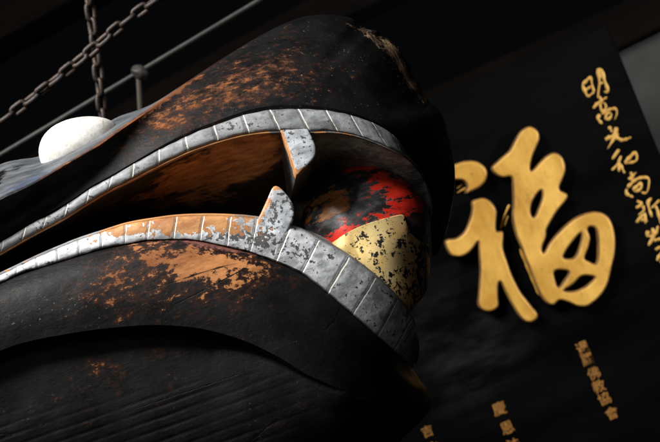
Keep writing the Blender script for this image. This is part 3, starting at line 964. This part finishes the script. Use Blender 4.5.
# arc-length matching along R instead of index
rR2 = catmull(Rr, NU); rT2 = catmull(Tt, NU); rR3 = list(rR2)
for i in range(NU):
    x, y, ww = rR2[i]
    k = math.exp(-((x - 396) / 30) ** 2)
    jx = 2.6 * k * mnoise.noise(Vector((i * .83, 3, 0))); jy = -2.0 * k * mnoise.noise(Vector((i * 1.1, 9, 0)))
    rR2[i] = (x + jx, y + jy, ww); rT2[i] = (rT2[i][0] + jx, rT2[i][1] + jy, rT2[i][2])
rows = []


def hrow(f, bulge):
    r = []
    for i in range(NU):
        a, b = lerp3(rR2[i], rR3[i], min(1, f / .10)), utop[i]
        e = min(1, (NU - 1 - i) / 30)
        k = min(1, max(0, (a[0] - 60) / 170)); bulge = -.011 * (1 - k) + .012 * k
        ww = a[2] + ((b[2] - .006) - a[2]) * (f ** .8) + bulge * math.sin(math.pi * f) * e
        r.append((a[0] + (b[0] - a[0]) * f, a[1] + (b[1] - a[1]) * f, max(0.0, ww)))
    return r


Tm = [lerp3(rT2[i], rR2[i], .5, rT2[i][2] * .45 + rR2[i][2] * .55) for i in range(NU)]
low_t = [(p[0], p[1], 0.0) for p in rT2]
topf = rowspline([low_t, rT2, Tm, [lerp3(rT2[i], rR2[i], .985, rR2[i][2] - .002) for i in range(NU)]], [1, 3, 4])
rows = [hrow(f, None) for f in (.015, .10, .25, .4, .55, .7, .85, .95)]
rows.append([(p[0], p[1], max(0, p[2] - .010)) for p in utop])
rows.append([(p[0], p[1] + 1, max(0, p[2] - .030)) for p in utop])
rows = topf + rowspline(rows, [3, 3, 2, 2, 2, 2, 2, 1, 1])


RL = catmull([p[:2] for p in Rr], 400)


def top_sheen(x, y):  # mask for the sky sheen painted above the ridge
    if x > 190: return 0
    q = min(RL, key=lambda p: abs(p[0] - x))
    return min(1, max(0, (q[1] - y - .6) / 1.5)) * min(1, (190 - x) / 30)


def hw(x, y):
    v = gz(x, y, [(200, 106, 92, 26, 30, 1.2), (245, 88, 50, 24, 22, .4), (140, 132, 50, 10, 30, .6), (300, 74, 60, 30, 0, .35)])
    d = edge_amt(x, y, RL)
    v += (1.5 * math.exp(-(d / 2.6) ** 2) if 40 < x < 225 else 0) * min(1, (225 - x) / 40)
    return v - .95


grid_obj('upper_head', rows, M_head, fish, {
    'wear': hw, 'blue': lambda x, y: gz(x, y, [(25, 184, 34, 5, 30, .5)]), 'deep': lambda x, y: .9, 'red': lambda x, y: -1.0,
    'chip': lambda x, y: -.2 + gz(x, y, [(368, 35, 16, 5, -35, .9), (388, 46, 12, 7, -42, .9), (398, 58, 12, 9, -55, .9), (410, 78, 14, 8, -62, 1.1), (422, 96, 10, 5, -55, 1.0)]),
    'speck': lambda x, y: .35 + gz(x, y, [(340, 60, 60, 40, 0, .8), (440, 150, 14, 40, 0, .7)]), 'sheen': top_sheen}, jitter=0.001, sharp=28)

# --- lower jaw with its stepped chin panel
NJ = 220
J = lambda pts: catmull(pts, NJ)
r0 = catmull([(p[0], p[1], p[2]) for p in LB], NJ)
jA = J([(-150, 382, .163), (-60, 330, .163), (0, 299, .164), (60, 279, .166), (100, 268, .168), (150, 261, .170), (200, 264, .170), (250, 275, .168), (300, 300, .161), (350, 337, .148), (390, 364, .11), (412, 376, .04), (419, 379, .0)])
jB = J([(-150, 410, .166), (-60, 358, .166), (0, 326, .167), (60, 309, .169), (100, 299, .171), (150, 294, .173), (200, 297, .173), (250, 310, .170), (300, 335, .162), (350, 364, .146), (390, 382, .112), (418, 388, .05), (427, 390, .0)])
jC = J([(-150, 437, .162), (-60, 382, .162), (0, 351, .163), (30, 341, .164), (60, 335, .165), (100, 329, .166), (150, 325, .167), (190, 327, .167), (220, 333, .166), (250, 343, .165), (280, 358, .162), (310, 376, .156), (350, 392, .142), (390, 399, .112), (420, 402, .05), (431, 402, .0)])
jD = [(p[0] - .5, p[1] + 6.5 * max(0, min(1, (345 - p[0]) / 110)) + 1.0, max(0, p[2] - .030 * max(0, min(1, (345 - p[0]) / 130)))) for p in jC]
jD2 = [(p[0], p[1] + 4, p[2] + .004 * max(0, min(1, (345 - p[0]) / 130)) if p[2] > 0 else 0) for p in jD]
jE = J([(-150, 480, .138), (-60, 430, .138), (0, 398, .139), (100, 372, .141), (200, 370, .142), (280, 392, .142), (340, 410, .136), (395, 413, .10), (418, 412, .05), (429, 411, .0)])
jF = J([(-150, 540, .125), (-60, 490, .125), (0, 458, .126), (100, 436, .128), (200, 430, .128), (300, 440, .122), (360, 436, .105), (400, 428, .06), (420, 422, .0)])
jG = J([(-150, 640, .085), (0, 560, .085), (200, 528, .085), (320, 500, .07), (375, 468, .04), (405, 436, .0)])
jH = J([(-150, 690, .0), (0, 615, .0), (200, 575, .0), (320, 530, .0), (375, 475, .0), (404, 437, .0)])
jaw = [[(p[0], p[1] - 1, max(0, p[2] - .03)) for p in r0], [(p[0], p[1] + .3, max(0, p[2] - .004)) for p in r0], [lerp3(r0[i], jA[i], .1) for i in range(NJ)], jA, jB, jC]
jaw = rowspline(jaw, [1, 1, 5, 6, 6])


def jw(x, y):
    v = gz(x, y, [(198, 260, 78, 23, -6, 1.95), (228, 278, 44, 18, -20, .6), (118, 278, 50, 28, 12, 1.05), (160, 306, 84, 18, 5, .9), (262, 270, 26, 9, -28, .7)])
    return v - 1.15


attJ = {'blue': lambda x, y: 0.0, 'deep': lambda x, y: 0.0, 'wear': jw, 'chip': lambda x, y: -1.0, 'sheen': lambda x, y: 0,
        'red': lambda x, y: -.35 + 1.15 * math.exp(-(edge_amt(x, y, LB[::2]) / 10) ** 2) * math.exp(-((x - 205) / 75) ** 2) + .4 * math.exp(-(edge_amt(x, y, LBs) / 2.0) ** 2),
        'speck': lambda x, y: .15 + gz(x, y, [(60, 292, 34, 22, 0, 1.1), (10, 330, 30, 60, 0, .5), (110, 300, 60, 30, 0, .4)])}
grid_obj('lower_jaw', jaw, M_head, fish, attJ, jitter=0.001, sharp=60)
chin = [jC, jD, jD2, jE, jF, jG, jH]
chin = rowspline(chin, [2, 1, 5, 8, 5, 3])
attC = {'blue': lambda x, y: 0.0, 'deep': lambda x, y: 0.3, 'wear': lambda x, y: -1.05 + gz(x, y, [(105, 366, 16, 9, 10, 1.1), (152, 350, 18, 6, 5, 1.1), (110, 385, 90, 30, 0, .35)]), 'chip': lambda x, y: -1., 'red': lambda x, y: -1., 'sheen': lambda x, y: 0,
        'speck': lambda x, y: .15 + gz(x, y, [(15, 412, 12, 10, 0, .6)]),
        'gv': lambda x, y: (y + x * .36) / 12.0 * .32,
        'groove': lambda x, y: min(1, max(0, (y + x * .16 - 408) / 20)) * min(1, max(0, (330 - x) / 80))}
grid_obj('chin_panel', chin, M_chin, fish, attC, jitter=0.001, sharp=60)

# --- eye
def eye():
    c = flank(80, 146, .060)
    ax = (flank(112, 124, .06) - flank(41, 160, .06)).normalized()
    zz = -fwd; zz = (zz - ax * zz.dot(ax)).normalized(); yy = zz.cross(ax)
    bm = bmesh.new(); bmesh.ops.create_uvsphere(bm, u_segments=48, v_segments=32, radius=1)
    for v in bm.verts:
        x, y, z = v.co
        # blunt at the rear, drawn out towards the front
        y2 = y * (1 - .22 * x) if y > 0 else y
        v.co = (ax * x * 40.5 + yy * y2 * 28 + zz * z * 30) * PX + c - BASE
    return link_bm('eye', bm, M_eye, fish)


eye()
# nail at the tip of the jaw
bm = bmesh.new(); bmesh.ops.create_uvsphere(bm, u_segments=16, v_segments=10, radius=2.0 * PX)
bmesh.ops.translate(bm, verts=bm.verts, vec=flank(421, 406.5, .040) - BASE)
link_bm('nail_head', bm, M_rail, fish)

# ------------------------------------------------------------------ the ball between the jaws, with its gilded leaf
BC, BR, BW = (365, 231), 65.5, .032
bc = flank(*BC, BW)
br = BR * PX * ((bc - CAM).dot(fwd) / D0)
ball = empty('mouth_ball', bc - Vector((0, 0, br)), 'round ball flaking red, black and gold, held between the silver lips', 'ball')
bm = bmesh.new(); bmesh.ops.create_uvsphere(bm, u_segments=128, v_segments=80, radius=br)
L1, L2, L3 = bm.verts.layers.float.new('red'), bm.verts.layers.float.new('wear'), bm.verts.layers.float.new('brown')


def pix(p):
    d = p - CAM; z = d.dot(fwd)
    return 330 + d.dot(rt) / z / SENS * FOC * 660, 221 - d.dot(up) / z / SENS * FOC * 660


for v in bm.verts:
    px, py = pix(v.co + bc)
    front = (v.co).dot(-fwd) > -.2 * br
    v[L1] = (-.32 + gz(px, py, [(404, 200, 22, 18, -30, .75), (386, 212, 34, 7, 14, .85), (384, 178, 40, 9, -30, .8), (412, 212, 12, 20, 0, .3), (328, 240, 26, 8, 18, 1.15), (350, 232, 20, 6, 22, .5), (345, 168, 34, 4, 5, .9), (385, 192, 30, 12, -20, .3)])) if front else -.3
    v[L2] = (-.5 + gz(px, py, [(326, 204, 26, 18, 20, 1.0), (345, 194, 18, 10, 20, .5), (312, 220, 16, 16, 0, .6)])) if front else -.3
    s = (px - 404) * .84 - (py - 216) * .62
    v[L3] = min(1, max(0, (py - 214 - max(0, (px - 405)) * .15) / 3)) * min(1, max(0, (px - 396) / 4))
    v.co += v.co.normalized() * .0022 * mnoise.fractal((v.co + bc) * 22, 1, 2, 3)
    v.co += bc - ball.location
link_bm('sphere', bm, M_ball, ball)


def on_ball(px, py, lift):
    d = ray(px, py).normalized(); oc = CAM - bc; b = oc.dot(d); r = br + lift
    disc = b * b - (oc.dot(oc) - r * r)
    if disc <= 0:
        t = -b
        p = CAM + d * t
        return (p - P0).dot(nf)
    return (CAM + d * (-b - math.sqrt(disc)) - P0).dot(nf)


NG = 90
g0 = catmull([(312, 262), (322, 251), (340, 237.5), (355, 229), (372, 222.5), (388, 218), (402, 215.2), (405, 219), (408, 227), (412.5, 235), (420, 241.5), (428, 246)], NG)
g1 = catmull([(318, 270), (330, 258), (345, 251), (360, 245), (378, 240), (393, 237.5), (405, 237), (410, 241), (414, 246), (419, 250), (425, 254), (430, 258)], NG)
g2 = catmull([(330, 282), (342, 275), (355, 270), (370, 266), (385, 264), (398, 264), (408, 266), (413, 268), (418, 270), (422, 272), (426, 274), (429.5, 276)], NG)
g3 = catmull([(345, 305), (355, 300), (366, 297), (378, 295), (390, 294), (400, 294), (408, 295), (412, 296), (416, 296), (420, 295), (423, 294.5), (425.5, 293)], NG)
g4 = catmull([(360, 335), (368, 331), (376, 328), (385, 325), (393, 323), (400, 321), (404, 319), (407, 317), (409, 315), (411, 312), (412, 310), (413, 308)], NG)


def gw(x, y, k):
    # bulging leaf: a lower, slightly larger ball
    t = min(1, max(0, 1 - ((x - 372) / 57) ** 2))
    return t


rowsg = []
for k, gr in enumerate((g0, g1, g2, g3, g4)):
    r = []
    for i, (x, y) in enumerate(gr):
        base = on_ball(x, min(y, 262), .004 + .0005 * k)
        if k >= 1:
            e = math.sqrt(max(0.0, 1 - max(0, (x - 372) / 58.5) ** 2))
            base = BW - .01 + (.078, .078, .08, .076, .07)[k] * e
            if math.hypot(x - BC[0], y - BC[1]) < BR + 1: base = max(base, on_ball(x, y, .0055))
        r.append((x, y, base))
    rowsg.append(r)
back0 = [(x + .6, y - .2, w_ - .016) for x, y, w_ in rowsg[0]]
lip0 = [(x, y - .5, w_ - .0015) for x, y, w_ in rowsg[0]]
first = [lerp3(rowsg[0][i], rowsg[1][i], .08) for i in range(NG)]
allg = [back0, lip0] + rowspline([rowsg[0]] + rowsg[1:], [10, 10, 8, 6])
grid_obj('gilded_leaf', allg, M_gold, ball, {
    'wear': lambda x, y: .13 + gz(x, y, [(352, 248, 22, 14, 25, .30), (382, 236, 24, 12, 0, .12), (400, 285, 26, 20, 0, .30), (420, 265, 10, 30, 0, .35), (345, 240, 30, 4, 30, -.3), (360, 285, 26, 10, -35, -.5)]),
    'pink': lambda x, y: min(.75, max(0, (x - 385) / 50))}, mirror=False, origin=ball.location, sharp=60)
